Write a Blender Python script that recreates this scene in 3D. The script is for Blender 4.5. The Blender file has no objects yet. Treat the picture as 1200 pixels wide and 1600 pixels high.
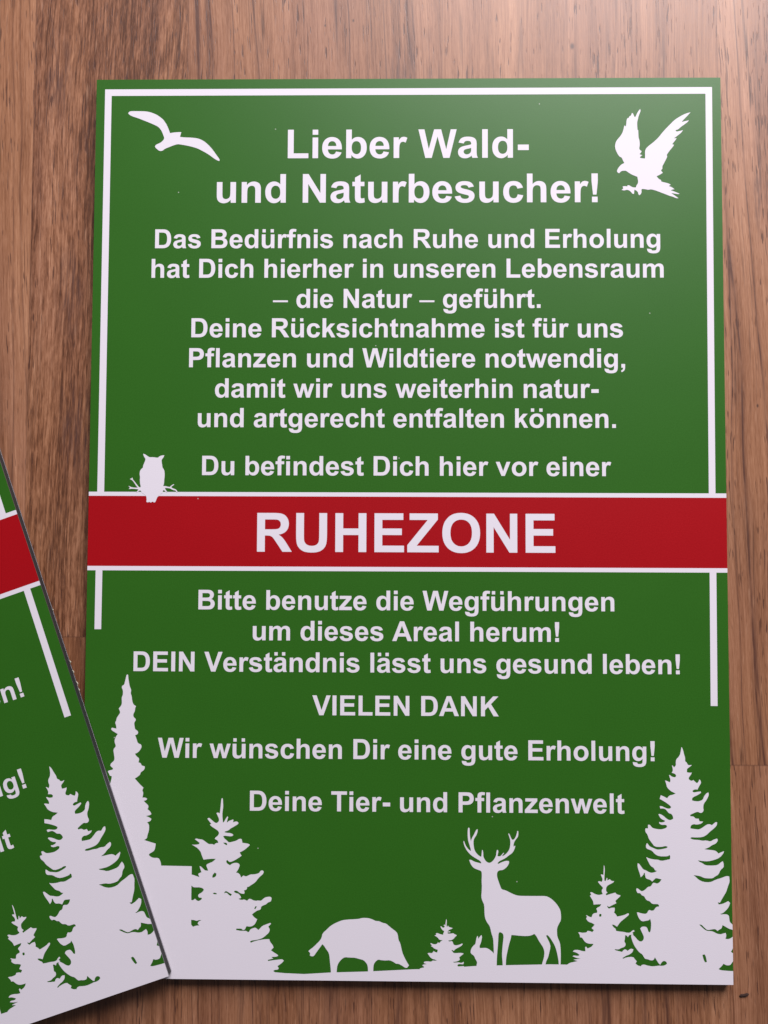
import bpy, math, random
from mathutils import Matrix, Vector

# ------------------------------------------------------------------ camera, light, exposure
# sizes are worked out in millimetres on the front board (origin at its lower left
# corner, z = 0 on the floor) and converted to metres by P()
CAM_F = 1250.001
CAM_R = [[0.9999137, -0.0032883, 0.0127164], [0.0038224, 0.9991017, -0.0422048], [-0.0125662, 0.0422498, 0.9990281]]
CAM_C = [101.135, 139.7425, 266.1744]
LEAN = 0.0168
SECOND = (0.33971, -167.981, -67.241)

SC = bpy.context.scene
COL = SC.collection
BW, BH, BT = 210.0, 297.0, 3.0            # board width, height, thickness in mm


def P(x, y, z=0.0):
    return Vector(((x - BW / 2) / 1000, (y - BH / 2) / 1000, z / 1000))


cam_data = bpy.data.cameras.new('camera')
cam = bpy.data.objects.new('camera', cam_data)
COL.objects.link(cam)
cam_data.sensor_fit = 'AUTO'
cam_data.sensor_width = 36.0
cam_data.lens = CAM_F / 1600 * 36.0
cam_data.clip_start = 0.01
cam_data.clip_end = 50.0
M = Matrix(CAM_R).to_4x4()
M.translation = P(*CAM_C)
cam.matrix_world = M
SC.camera = cam

world = bpy.data.worlds.new('World')
SC.world = world
world.use_nodes = True
bg = world.node_tree.nodes['Background']
bg.inputs['Color'].default_value = (0.93, 0.90, 1.0, 1)
bg.inputs['Strength'].default_value = 0.09


def area_lamp(name, loc, target, sx, sy, watts, color):
    d = bpy.data.lights.new(name, 'AREA')
    d.shape = 'RECTANGLE'
    d.size, d.size_y = sx, sy
    d.energy = watts
    d.color = color
    o = bpy.data.objects.new(name, d)
    COL.objects.link(o)
    o.location = loc
    o.rotation_euler = (Vector(target) - Vector(loc)).to_track_quat('-Z', 'Y').to_euler()
    return o


# the window the daylight comes in by: beyond the far edge of the boards, to the right
area_lamp('window_light', (0.35,1.14,0.69), (0.0, 0.0, 0.0), 0.9,0.71,44.5, (1.0, 0.955, 1.0))

SC.view_settings.view_transform = 'Standard'
SC.view_settings.look = 'None'
SC.view_settings.exposure = 0.0
SC.view_settings.gamma = 1.0
SC.view_settings.use_curve_mapping = False
SC.cycles.max_bounces = 8


# ------------------------------------------------------------------ node helper
class N:
    """short-hand for building a node tree"""

    def __init__(self, name):
        self.m = bpy.data.materials.new(name)
        self.m.use_nodes = True
        self.t = self.m.node_tree
        self.t.nodes.clear()
        self.out = self.t.nodes.new('ShaderNodeOutputMaterial')
        self.b = self.t.nodes.new('ShaderNodeBsdfPrincipled')
        self.t.links.new(self.b.outputs[0], self.out.inputs['Surface'])

    def set(self, sock, v):
        if isinstance(v, bpy.types.NodeSocket):
            self.t.links.new(v, sock)
        elif v is not None:
            sock.default_value = v

    def p(self, name, v):
        self.set(self.b.inputs[name], v)

    def math(self, op, a, b=None, c=None, clamp=False):
        n = self.t.nodes.new('ShaderNodeMath')
        n.operation = op
        n.use_clamp = clamp
        self.set(n.inputs[0], a)
        if b is not None:
            self.set(n.inputs[1], b)
        if c is not None:
            self.set(n.inputs[2], c)
        return n.outputs[0]

    def attr(self, name):
        n = self.t.nodes.new('ShaderNodeAttribute')
        n.attribute_name = name
        return n.outputs['Fac']

    def coord(self):
        n = self.t.nodes.new('ShaderNodeTexCoord')
        s = self.t.nodes.new('ShaderNodeSeparateXYZ')
        self.t.links.new(n.outputs['Object'], s.inputs[0])
        return [self.math('MULTIPLY', s.outputs[i], 1000.0) for i in range(3)]

    def vec(self, x, y, z=0.0):
        n = self.t.nodes.new('ShaderNodeCombineXYZ')
        for i, v in enumerate((x, y, z)):
            self.set(n.inputs[i], v)
        return n.outputs[0]

    def noise(self, x, y, z=0.0, sx=1.0, sy=1.0, detail=2.0, rough=0.5, dist=0.0):
        n = self.t.nodes.new('ShaderNodeTexNoise')
        n.noise_dimensions = '3D'
        x = self.math('MULTIPLY', x, sx)
        y = self.math('MULTIPLY', y, sy)
        self.t.links.new(self.vec(x, y, z), n.inputs['Vector'])
        n.inputs['Scale'].default_value = 1.0
        n.inputs['Detail'].default_value = detail
        n.inputs['Roughness'].default_value = rough
        n.inputs['Distortion'].default_value = dist
        return n.outputs[0]

    def rng(self, v, a, b, c=0.0, d=1.0, smooth=False):
        n = self.t.nodes.new('ShaderNodeMapRange')
        n.interpolation_type = 'SMOOTHSTEP' if smooth else 'LINEAR'
        n.clamp = True
        self.set(n.inputs[0], v)
        for i, k in enumerate((a, b, c, d)):
            self.set(n.inputs[i + 1], k)
        return n.outputs[0]

    def mix(self, f, a, b, mode='MIX'):
        n = self.t.nodes.new('ShaderNodeMix')
        n.data_type = 'RGBA'
        n.blend_type = mode
        self.set(n.inputs['Factor'], f)
        self.set(n.inputs['A'], a if isinstance(a, bpy.types.NodeSocket) else (*a, 1))
        self.set(n.inputs['B'], b if isinstance(b, bpy.types.NodeSocket) else (*b, 1))
        return n.outputs['Result']

    def bump(self, h, strength, dist):
        n = self.t.nodes.new('ShaderNodeBump')
        n.inputs['Strength'].default_value = strength
        n.inputs['Distance'].default_value = dist
        self.set(n.inputs['Height'], h)
        self.p('Normal', n.outputs[0])


# flaws of the wood, in board millimetres shifted to the scene centre: x, y, half width, half length
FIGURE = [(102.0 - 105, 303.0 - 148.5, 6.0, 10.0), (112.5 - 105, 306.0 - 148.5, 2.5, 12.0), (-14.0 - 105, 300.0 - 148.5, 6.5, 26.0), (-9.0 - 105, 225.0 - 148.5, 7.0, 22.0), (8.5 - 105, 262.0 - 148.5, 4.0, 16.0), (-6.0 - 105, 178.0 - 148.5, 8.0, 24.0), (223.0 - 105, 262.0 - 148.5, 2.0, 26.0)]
KNOTS = [(86.6 - 105, 319.2 - 148.5, 0.45), (77.0 - 105, 317.5 - 148.5, 0.4), (161.2 - 105, 309.9 - 148.5, 0.9), (222.0 - 105, 186.8 - 148.5, 0.5)]


def wood_material():
    w = N('laminate_wood')
    x, y, _ = w.coord()
    seed, tone, chop, vein = (w.attr(a) for a in ('seed', 'tone', 'chop', 'vein'))
    # the grain runs along y and wavers sideways
    wav = w.noise(x, y, seed, 0.020, 0.007, 2.0)
    wav2 = w.noise(x, y, seed, 0.12, 0.022, 1.0)
    gx = w.math('ADD', x, w.math('MULTIPLY', w.math('SUBTRACT', wav, 0.5), 9.0))
    gx = w.math('ADD', gx, w.math('MULTIPLY', w.math('SUBTRACT', wav2, 0.5), 1.4))
    gx = w.math('ADD', gx, w.math('MULTIPLY', y, w.attr('slant')))
    broad = w.noise(gx, y, seed, 0.075, 0.0045, 3.0, 0.6)
    streak = w.noise(gx, y, seed, 0.50, 0.012, 3.0, 0.65)
    fine = w.noise(gx, y, seed, 2.2, 0.045, 2.0, 0.6)
    fibre = w.noise(gx, y, seed, 4.5, 0.28, 2.0, 0.6)
    flame = w.noise(gx, y, seed, 1.15, 0.15, 3.0, 0.7, 0.3)
    t = w.math('ADD', tone, w.math('MULTIPLY', w.math('SUBTRACT', broad, 0.5), 1.0))
    t = w.math('ADD', t, w.math('MULTIPLY', w.math('SUBTRACT', streak, 0.5), 0.75))
    t = w.math('ADD', t, w.math('MULTIPLY', w.math('SUBTRACT', fine, 0.5), w.rng(chop, 0.0, 1.0, 0.60, 1.15)))
    t = w.math('ADD', t, w.math('MULTIPLY', w.math('SUBTRACT', fibre, 0.5), 0.52))
    fl = w.math('MULTIPLY', w.math('SUBTRACT', flame, 0.5), w.math('MULTIPLY', chop, 1.55))
    t = w.math('ADD', t, fl, clamp=True)
    ramp = w.t.nodes.new('ShaderNodeValToRGB')
    e = ramp.color_ramp.elements
    e[0].position, e[0].color = 0.0, (0.100, 0.036, 0.015, 1)
    e[1].position, e[1].color = 1.0, (0.535, 0.272, 0.150, 1)
    for pos, c in ((0.30, (0.215, 0.086, 0.039, 1)), (0.55, (0.325, 0.143, 0.070, 1)), (0.78, (0.420, 0.198, 0.103, 1))):
        k = e.new(pos)
        k.color = c
    w.set(ramp.inputs[0], t)
    col = ramp.outputs[0]
    # pinkish and greyish drifts
    hue = w.noise(gx, y, seed, 0.05, 0.010, 2.0)
    col = w.mix(w.rng(hue, 0.42, 0.72, 0.0, 0.45), col, w.mix(1.0, col, (0.95, 0.98, 1.22), 'MULTIPLY'))
    # long dark veins, broken along their length
    rv = w.noise(gx, y, w.math('ADD', seed, 7.3), 0.150, 0.0024, 1.0, 0.4)
    ridge = w.math('ABSOLUTE', w.math('SUBTRACT', rv, 0.5))
    line = w.rng(ridge, 0.0, 0.016, 1.0, 0.0, True)
    halo = w.rng(ridge, 0.0, 0.055, 1.0, 0.0, True)
    brk = w.rng(w.noise(gx, y, seed, 0.8, 0.055, 2.0), 0.38, 0.60)
    amt = w.math('MULTIPLY', w.math('ADD', w.math('MULTIPLY', line, brk), w.math('MULTIPLY', halo, 0.35)), vein, clamp=True)
    col = w.mix(w.math('MULTIPLY', amt, 0.85), col, (0.085, 0.032, 0.022))
    # finer dark lines that follow the same waver
    rw = w.noise(gx, y, w.math('ADD', seed, 23.9), 0.33, 0.006, 2.0, 0.5)
    fr = w.math('ABSOLUTE', w.math('SUBTRACT', rw, 0.5))
    fline = w.math('MULTIPLY', w.rng(fr, 0.0, 0.020, 1.0, 0.0, True), w.rng(w.noise(gx, y, w.math('ADD', seed, 31.0), 0.5, 0.03, 2.0), 0.45, 0.62))
    col = w.mix(w.math('MULTIPLY', fline, w.rng(vein, 0.2, 1.0, 0.40, 0.85)), col, (0.10, 0.040, 0.022))
    # open pores: short dark dashes along the grain, gathered in groups
    pore = w.noise(gx, y, w.math('ADD', seed, 3.1), 2.1, 0.13, 1.0, 0.4)
    grp = w.noise(gx, y, w.math('ADD', seed, 5.7), 0.16, 0.012, 1.0)
    thr = w.rng(grp, 0.35, 0.68, 0.735, 0.60)
    po = w.rng(w.math('SUBTRACT', pore, thr), 0.0, 0.04)
    col = w.mix(w.math('MULTIPLY', po, 0.80), col, (0.075, 0.028, 0.018))
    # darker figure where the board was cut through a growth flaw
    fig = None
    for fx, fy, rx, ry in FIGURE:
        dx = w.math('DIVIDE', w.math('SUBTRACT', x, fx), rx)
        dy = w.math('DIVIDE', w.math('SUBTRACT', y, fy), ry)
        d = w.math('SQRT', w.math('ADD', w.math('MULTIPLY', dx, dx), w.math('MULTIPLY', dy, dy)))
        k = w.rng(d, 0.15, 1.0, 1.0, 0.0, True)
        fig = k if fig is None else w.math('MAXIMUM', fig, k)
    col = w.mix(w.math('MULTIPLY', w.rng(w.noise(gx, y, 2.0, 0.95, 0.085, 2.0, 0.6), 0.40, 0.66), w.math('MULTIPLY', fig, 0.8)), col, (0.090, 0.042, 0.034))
    for fx, fy, rr in KNOTS:
        dx = w.math('SUBTRACT', x, fx)
        dy = w.math('MULTIPLY', w.math('SUBTRACT', y, fy), 0.6)
        d = w.math('SQRT', w.math('ADD', w.math('MULTIPLY', dx, dx), w.math('MULTIPLY', dy, dy)))
        col = w.mix(w.rng(d, rr * 0.35, rr, 0.8, 0.0), col, (0.05, 0.022, 0.016))
    # a few pale flecks
    flk = w.noise(gx, y, w.math('ADD', seed, 11.9), 1.1, 0.10, 1.0, 0.4)
    col = w.mix(w.rng(flk, 0.70, 0.80, 0.0, 0.35), col, (0.55, 0.31, 0.19))
    # thin printed joint between two strips (edge = 1 on the strip's outline)
    u = w.attr('across')
    v = w.attr('along')
    ex = w.math('MINIMUM', u, w.math('SUBTRACT', w.attr('width'), u))
    ey = w.math('MINIMUM', v, w.math('SUBTRACT', w.attr('length'), v))
    seam = w.rng(w.math('MINIMUM', w.math('MULTIPLY', ex, 1.6), ey), 0.05, 0.40, 0.42, 0.0)
    col = w.mix(seam, col, (0.10, 0.04, 0.025))
    col = w.mix(1.0, col, (0.82, 0.81, 0.81), 'MULTIPLY')
    w.p('Base Color', col)
    w.p('Roughness', w.rng(fibre, 0.3, 0.7, 0.36, 0.48))
    w.p('Specular IOR Level', 0.50)
    h = w.math('ADD', w.math('MULTIPLY', fibre, 0.6), w.math('MULTIPLY', po, -0.8))
    w.bump(h, 0.25, 0.00012)
    return w.m


def print_material(name, color, rough=0.39, grain=0.05, spec=0.36):
    """matt digital print on a coated board: a very fine tooth in colour and gloss"""
    w = N(name)
    x, y, _ = w.coord()
    a = w.noise(x, y, 0.0, 2.6, 2.6, 2.0, 0.7)
    b = w.noise(x, y, 4.0, 0.05, 0.05, 2.0)
    f = w.math('ADD', w.math('MULTIPLY', w.math('SUBTRACT', a, 0.5), grain * 6), w.math('MULTIPLY', w.math('SUBTRACT', b, 0.5), grain * 1.2))
    lo = tuple(c * 0.72 for c in color)
    hi = tuple(min(1.0, c * 1.28) for c in color)
    col = w.mix(w.math('ADD', f, 0.5, clamp=True), lo, hi)
    # stray dust grains
    v = w.t.nodes.new('ShaderNodeTexVoronoi')
    v.feature = 'F1'
    v.inputs['Scale'].default_value = 1.0
    w.t.links.new(w.vec(w.math('MULTIPLY', x, 0.015), w.math('MULTIPLY', y, 0.015), 0.5), v.inputs['Vector'])
    v.voronoi_dimensions = '2D'
    dust = w.math('MULTIPLY', w.rng(v.outputs['Distance'], 0.0022, 0.0036, 1.0, 0.0), 0.6)
    col = w.mix(dust, col, (0.55, 0.53, 0.50))
    w.p('Base Color', col)
    w.p('Roughness', w.rng(a, 0.3, 0.7, rough - 0.03, rough + 0.03))
    w.p('Specular IOR Level', spec)
    t = w.noise(x, y, 9.0, 3.2, 3.2, 2.0, 0.6)
    w.bump(t, 0.35, 0.00004)
    return w.m


def plain_material(name, color, rough, metal=0.0, grain=0.15):
    w = N(name)
    x, y, z = w.coord()
    a = w.noise(w.math('ADD', x, y), z, 0.0, 3.0, 3.0, 3.0, 0.7)
    w.p('Base Color', w.mix(w.rng(a, 0.3, 0.7), tuple(c * (1 - grain) for c in color), tuple(c * (1 + grain) for c in color)))
    w.p('Roughness', rough)
    w.p('Metallic', metal)
    return w.m


MAT = {
    'wood': wood_material(),
    'green': print_material('green_print', (0.0208, 0.1105, 0.0060), 0.40,0.13,0.42),
    'red': print_material('red_print', (0.325, 0.0012, 0.0050), 0.39, 0.13),
    'white': print_material('white_print', (0.690, 0.650, 0.706), 0.44, 0.018, 0.22),
    'core': plain_material('dark_board_core', (0.011, 0.010, 0.011), 0.75, 0.0, 0.5),
    'metal': plain_material('cut_sheet_edge', (0.30, 0.30, 0.31), 0.5, 1.0),
    'swarf': plain_material('pale_swarf', (0.36, 0.34, 0.26), 0.5),
    'bark': plain_material('dark_splinter', (0.032, 0.013, 0.008), 0.95, 0.0, 0.6),
}

GLYPHS = {
    ' ': (569, ''),
    'L': (1251, '150 0 150 1466 446 1466 446 249 1190 249 1190 0'),
    'H': (1479, '150 0 150 1466 446 1466 446 889 1026 889 1026 1466 1322 1466 1322 0 1026 0 1026 641 446 641 446 0'),
    'I': (569, '140 0 140 1466 436 1466 436 0'),
    'E': (1366, '149 0 149 1466 1236 1466 1236 1218 445 1218 445 893 1181 893 1181 646 445 646 445 247 1264 247 1264 0'),
    'T': (1251, '480 0 480 1218 45 1218 45 1466 1210 1466 1210 1218 776 1218 776 0'),
    'N': (1479, '152 0 152 1466 440 1466 1040 487 1040 1466 1315 1466 1315 0 1018 0 427 956 427 0'),
    'V': (1366, '523 0 -1 1466 320 1466 691 381 1050 1466 1364 1466 839 0'),
    'A': (1479, '1471 0 1149 0 1021 333 435 333 314 0 0 0 571 1466 884 1466 ; 926 580 724 1124 526 580'),
    'W': (1933, '363 0 13 1466 316 1466 537 459 805 1466 1157 1466 1414 442 1639 1466 1937 1466 1581 0 1267 0 975 1096 684 0'),
    'Z': (1251, '21 0 21 267 789 1219 107 1219 107 1466 1172 1466 1172 1237 374 247 1203 247 1203 0'),
    'K': (1479, '152 0 152 1466 448 1466 448 815 1046 1466 1444 1466 892 895 1474 0 1091 0 688 688 448 443 448 0'),
    'U': (1479, '147 1466 443 1466 443 672 q 443 483 454 427 q 473 337 544 282 q 616 228 740 228 q 866 228 930 279 q 994 331 1007 406 q 1020 481 1020 655 1020 1466 1316 1466 1316 696 q 1316 432 1292 323 q 1268 214 1203 139 q 1139 64 1031 19 q 923 -25 749 -25 q 539 -25 430 23 q 322 72 259 149 q 196 227 176 312 q 147 438 147 684'),
    'D': (1479, '148 1466 689 1466 q 872 1466 968 1438 q 1097 1400 1189 1303 q 1281 1206 1329 1065 q 1377 925 1377 719 q 1377 538 1332 407 q 1277 247 1175 148 q 1098 73 967 31 q 869 0 705 0 148 0 ; 444 1218 444 247 665 247 q 789 247 844 261 q 916 279 963 322 q 1011 365 1041 463 q 1071 562 1071 732 q 1071 902 1041 993 q 1011 1084 957 1135 q 903 1186 820 1204 q 758 1218 577 1218'),
    'B': (1479, '150 1466 736 1466 q 910 1466 995 1451 q 1081 1437 1148 1391 q 1216 1345 1261 1268 q 1306 1192 1306 1097 q 1306 994 1250 908 q 1195 822 1100 779 q 1234 740 1306 646 q 1378 552 1378 425 q 1378 325 1331 230 q 1285 136 1204 79 q 1124 23 1006 10 q 932 2 649 0 150 0 ; 446 1222 446 883 640 883 q 813 883 855 888 q 931 897 974 940 q 1018 984 1018 1055 q 1018 1123 980 1165 q 943 1208 869 1217 q 825 1222 616 1222 ; 446 639 446 247 720 247 q 880 247 923 256 q 989 268 1030 314 q 1072 361 1072 439 q 1072 505 1040 551 q 1008 597 947 618 q 887 639 685 639'),
    'R': (1479, '150 0 150 1466 773 1466 q 1008 1466 1114 1426 q 1221 1387 1285 1286 q 1349 1185 1349 1055 q 1349 890 1252 782 q 1155 675 962 647 q 1058 591 1120 524 q 1183 457 1289 286 1468 0 1114 0 900 319 q 786 490 744 534 q 702 579 655 595 q 608 612 506 612 446 612 446 0 ; 446 846 665 846 q 878 846 931 864 q 984 882 1014 926 q 1044 970 1044 1036 q 1044 1110 1004 1155 q 965 1201 893 1213 q 857 1218 677 1218 446 1218'),
    'P': (1366, '149 0 149 1466 624 1466 q 894 1466 976 1444 q 1102 1411 1187 1300 q 1272 1190 1272 1015 q 1272 880 1223 788 q 1174 696 1098 643 q 1023 591 945 574 q 839 553 638 553 445 553 445 0 ; 445 1218 445 802 607 802 q 782 802 841 825 q 900 848 933 897 q 967 946 967 1011 q 967 1091 920 1143 q 873 1195 801 1208 q 748 1218 588 1218'),
    'O': (1593, '89 724 q 89 948 156 1100 q 206 1212 292 1301 q 379 1390 482 1433 q 619 1491 798 1491 q 1122 1491 1316 1290 q 1511 1089 1511 731 q 1511 376 1318 175 q 1125 -25 802 -25 q 475 -25 282 174 q 89 374 89 724 ; 394 734 q 394 485 509 356 q 624 228 801 228 q 978 228 1091 355 q 1205 483 1205 738 q 1205 990 1094 1114 q 984 1238 801 1238 q 618 1238 506 1112 q 394 987 394 734'),
    'a': (1139, '357 738 102 784 q 145 938 250 1012 q 355 1086 562 1086 q 750 1086 842 1041 q 934 997 971 928 q 1009 860 1009 677 1006 349 q 1006 209 1019 142 q 1033 76 1070 0 792 0 q 781 28 765 83 q 758 108 755 116 q 683 46 601 11 q 519 -24 426 -24 q 262 -24 167 65 q 73 154 73 290 q 73 380 116 450 q 159 521 236 558 q 314 596 460 624 q 657 661 733 693 733 721 q 733 802 693 836 q 653 871 542 871 q 467 871 425 841 q 383 812 357 738 ; 733 510 q 679 492 562 467 q 445 442 409 418 q 354 379 354 319 q 354 260 398 217 q 442 174 510 174 q 586 174 655 224 q 706 262 722 317 q 733 353 733 454'),
    'b': (1251, '134 0 134 1466 415 1466 415 938 q 545 1086 723 1086 q 917 1086 1044 945 q 1171 805 1171 542 q 1171 270 1041 123 q 912 -24 727 -24 q 636 -24 547 21 q 459 67 395 156 395 0 ; 413 554 q 413 389 465 310 q 538 198 659 198 q 752 198 817 277 q 883 357 883 528 q 883 710 817 790 q 751 871 648 871 q 547 871 480 792 q 413 714 413 554'),
    'c': (1139, '1073 748 796 698 q 782 781 732 823 q 683 865 604 865 q 499 865 436 792 q 374 720 374 550 q 374 361 437 283 q 501 205 608 205 q 688 205 739 250 q 790 296 811 407 1087 360 q 1044 170 922 73 q 800 -24 595 -24 q 362 -24 223 123 q 85 270 85 530 q 85 793 224 939 q 363 1086 600 1086 q 794 1086 908 1002 q 1023 919 1073 748'),
    'd': (1251, '1121 0 860 0 860 156 q 795 65 706 20 q 618 -24 528 -24 q 345 -24 214 123 q 84 271 84 535 q 84 805 211 945 q 338 1086 532 1086 q 710 1086 840 938 840 1466 1121 1466 ; 371 554 q 371 384 418 308 q 486 198 608 198 q 705 198 773 280 q 841 363 841 527 q 841 710 775 790 q 709 871 606 871 q 506 871 438 791 q 371 712 371 554'),
    'e': (1139, '762 338 1042 291 q 988 137 871 56 q 755 -24 580 -24 q 303 -24 170 157 q 65 302 65 523 q 65 787 203 936 q 341 1086 552 1086 q 789 1086 926 929 q 1063 773 1057 450 353 450 q 356 325 421 255 q 486 186 583 186 q 649 186 694 222 q 739 258 762 338 ; 778 622 q 775 744 715 807 q 655 871 569 871 q 477 871 417 804 q 357 737 358 622'),
    'f': (682, '24 1062 180 1062 180 1142 q 180 1276 208 1342 q 237 1408 313 1449 q 390 1491 507 1491 q 627 1491 742 1455 704 1259 q 637 1275 575 1275 q 514 1275 487 1246 q 461 1218 461 1137 461 1062 671 1062 671 841 461 841 461 0 180 0 180 841 24 841'),
    'g': (1251, '121 -70 442 -109 q 450 -165 479 -186 q 519 -216 605 -216 q 715 -216 770 -183 q 807 -161 826 -112 q 839 -77 839 17 839 172 q 713 0 521 0 q 307 0 182 181 q 84 324 84 537 q 84 804 212 945 q 341 1086 532 1086 q 729 1086 857 913 857 1062 1120 1062 1120 109 q 1120 -79 1089 -172 q 1058 -265 1002 -318 q 946 -371 852 -401 q 759 -431 616 -431 q 346 -431 233 -338 q 120 -246 120 -104 q 120 -90 121 -70 ; 372 553 q 372 384 437 305 q 503 227 599 227 q 702 227 773 307 q 844 388 844 546 q 844 711 776 791 q 708 871 604 871 q 503 871 437 792 q 372 714 372 553'),
    'h': (1251, '416 1466 416 927 q 552 1086 741 1086 q 838 1086 916 1050 q 994 1014 1033 958 q 1073 902 1087 834 q 1102 766 1102 623 1102 0 821 0 821 561 q 821 728 805 773 q 789 818 748 844 q 708 871 647 871 q 577 871 522 837 q 467 803 441 734 q 416 666 416 532 416 0 135 0 135 1466'),
    'i': (569, '147 1206 147 1466 428 1466 428 1206 ; 147 0 147 1062 428 1062 428 0'),
    'k': (1139, '134 0 134 1466 415 1466 415 688 744 1062 1090 1062 727 674 1116 0 813 0 546 477 415 340 415 0'),
    'l': (569, '147 0 147 1466 428 1466 428 0'),
    'm': (1821, '126 1062 385 1062 385 917 q 524 1086 716 1086 q 818 1086 893 1044 q 968 1002 1016 917 q 1086 1002 1167 1044 q 1248 1086 1340 1086 q 1457 1086 1538 1038 q 1619 991 1659 899 q 1688 831 1688 679 1688 0 1407 0 1407 607 q 1407 765 1378 811 q 1339 871 1258 871 q 1199 871 1147 835 q 1095 799 1072 729 q 1049 660 1049 510 1049 0 768 0 768 582 q 768 737 753 782 q 738 827 706 849 q 675 871 621 871 q 556 871 504 836 q 452 801 429 735 q 407 669 407 516 407 0 126 0'),
    'n': (1251, '1113 0 832 0 832 542 q 832 714 814 764 q 796 815 755 843 q 715 871 658 871 q 585 871 527 831 q 469 791 447 725 q 426 659 426 481 426 0 145 0 145 1062 406 1062 406 906 q 545 1086 756 1086 q 849 1086 926 1052 q 1003 1019 1042 967 q 1082 915 1097 849 q 1113 783 1113 660'),
    'o': (1251, '82 546 q 82 686 151 817 q 220 948 346 1017 q 473 1086 629 1086 q 870 1086 1024 929 q 1178 773 1178 534 q 1178 293 1022 134 q 867 -24 631 -24 q 485 -24 352 42 q 220 108 151 235 q 82 363 82 546 ; 370 531 q 370 373 445 289 q 520 205 630 205 q 740 205 814 289 q 889 373 889 533 q 889 689 814 773 q 740 857 630 857 q 520 857 445 773 q 370 689 370 531'),
    'r': (797, '416 0 135 0 135 1062 396 1062 396 911 q 463 1018 516 1052 q 570 1086 638 1086 q 734 1086 823 1033 736 788 q 665 834 604 834 q 545 834 504 801 q 463 769 439 684 q 416 599 416 328'),
    's': (1139, '48 303 330 346 q 348 264 403 221 q 458 179 557 179 q 666 179 721 219 q 758 247 758 294 q 758 326 738 347 q 717 367 644 384 q 304 459 213 521 q 87 607 87 760 q 87 898 196 992 q 305 1086 534 1086 q 752 1086 858 1015 q 964 944 1004 805 739 756 q 722 818 674 851 q 627 884 539 884 q 428 884 380 853 q 348 831 348 796 q 348 766 376 745 q 414 717 638 666 q 863 615 952 541 q 1040 466 1040 332 q 1040 186 918 81 q 796 -24 557 -24 q 340 -24 213 64 q 87 152 48 303'),
    't': (682, '634 1062 634 838 442 838 442 410 q 442 280 447 258 q 453 237 472 223 q 492 209 520 209 q 559 209 633 236 657 18 q 559 -24 435 -24 q 359 -24 298 1 q 237 27 208 67 q 180 108 169 177 q 160 226 160 375 160 838 31 838 31 1062 160 1062 160 1273 442 1437 442 1062'),
    'u': (1251, '847 0 847 159 q 789 74 694 25 q 600 -24 495 -24 q 388 -24 303 23 q 218 70 180 155 q 142 240 142 390 142 1062 423 1062 423 574 q 423 350 438 299 q 454 249 495 219 q 536 190 599 190 q 671 190 728 229 q 785 269 806 327 q 827 386 827 614 827 1062 1108 1062 1108 0'),
    'v': (1139, '439 0 11 1062 306 1062 506 520 564 339 623 520 825 1062 1114 1062 692 0'),
    'w': (1593, '344 0 8 1062 281 1062 480 366 663 1062 934 1062 1111 366 1314 1062 1591 1062 1250 0 980 0 797 683 617 0'),
    'z': (1024, '31 0 31 219 429 676 q 527 788 574 835 q 525 832 445 831 70 829 70 1062 952 1062 952 863 546 395 403 239 q 520 246 548 246 983 246 983 0'),
    '!': (682, '246 389 176 1069 176 1466 489 1466 489 1069 419 389 ; 192 0 192 281 473 281 473 0'),
    '-': (682, '115 391 115 672 664 672 664 391'),
    '.': (569, '147 0 147 281 428 281 428 0'),
    ',': (569, '137 281 418 281 418 80 q 418 -47 396 -120 q 374 -194 312 -252 q 251 -311 156 -344 101 -228 q 191 -198 229 -146 q 267 -94 269 0 137 0'),
    '–': (1139, '0 440 0 580 1139 580 1139 440'),
    'ü': (1251, '847 0 847 159 q 789 74 694 25 q 600 -24 495 -24 q 388 -24 303 23 q 218 70 180 155 q 142 240 142 390 142 1062 423 1062 423 574 q 423 350 438 299 q 454 249 495 219 q 536 190 599 190 q 671 190 728 229 q 785 269 806 327 q 827 386 827 614 827 1062 1108 1062 1108 0 ; 190 1216 190 1466 436 1466 436 1216 ; 812 1216 812 1466 1058 1466 1058 1216'),
    'ä': (1139, '357 738 102 784 q 145 938 250 1012 q 355 1086 562 1086 q 750 1086 842 1041 q 934 997 971 928 q 1009 860 1009 677 1006 349 q 1006 209 1019 142 q 1033 76 1070 0 792 0 q 781 28 765 83 q 758 108 755 116 q 683 46 601 11 q 519 -24 426 -24 q 262 -24 167 65 q 73 154 73 290 q 73 380 116 450 q 159 521 236 558 q 314 596 460 624 q 657 661 733 693 733 721 q 733 802 693 836 q 653 871 542 871 q 467 871 425 841 q 383 812 357 738 ; 733 510 q 679 492 562 467 q 445 442 409 418 q 354 379 354 319 q 354 260 398 217 q 442 174 510 174 q 586 174 655 224 q 706 262 722 317 q 733 353 733 454 ; 130 1216 130 1466 376 1466 376 1216 ; 700 1216 700 1466 946 1466 946 1216'),
    'ö': (1251, '82 546 q 82 686 151 817 q 220 948 346 1017 q 473 1086 629 1086 q 870 1086 1024 929 q 1178 773 1178 534 q 1178 293 1022 134 q 867 -24 631 -24 q 485 -24 352 42 q 220 108 151 235 q 82 363 82 546 ; 370 531 q 370 373 445 289 q 520 205 630 205 q 740 205 814 289 q 889 373 889 533 q 889 689 814 773 q 740 857 630 857 q 520 857 445 773 q 370 689 370 531 ; 190 1216 190 1466 436 1466 436 1216 ; 820 1216 820 1466 1066 1466 1066 1216'),
}
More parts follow.
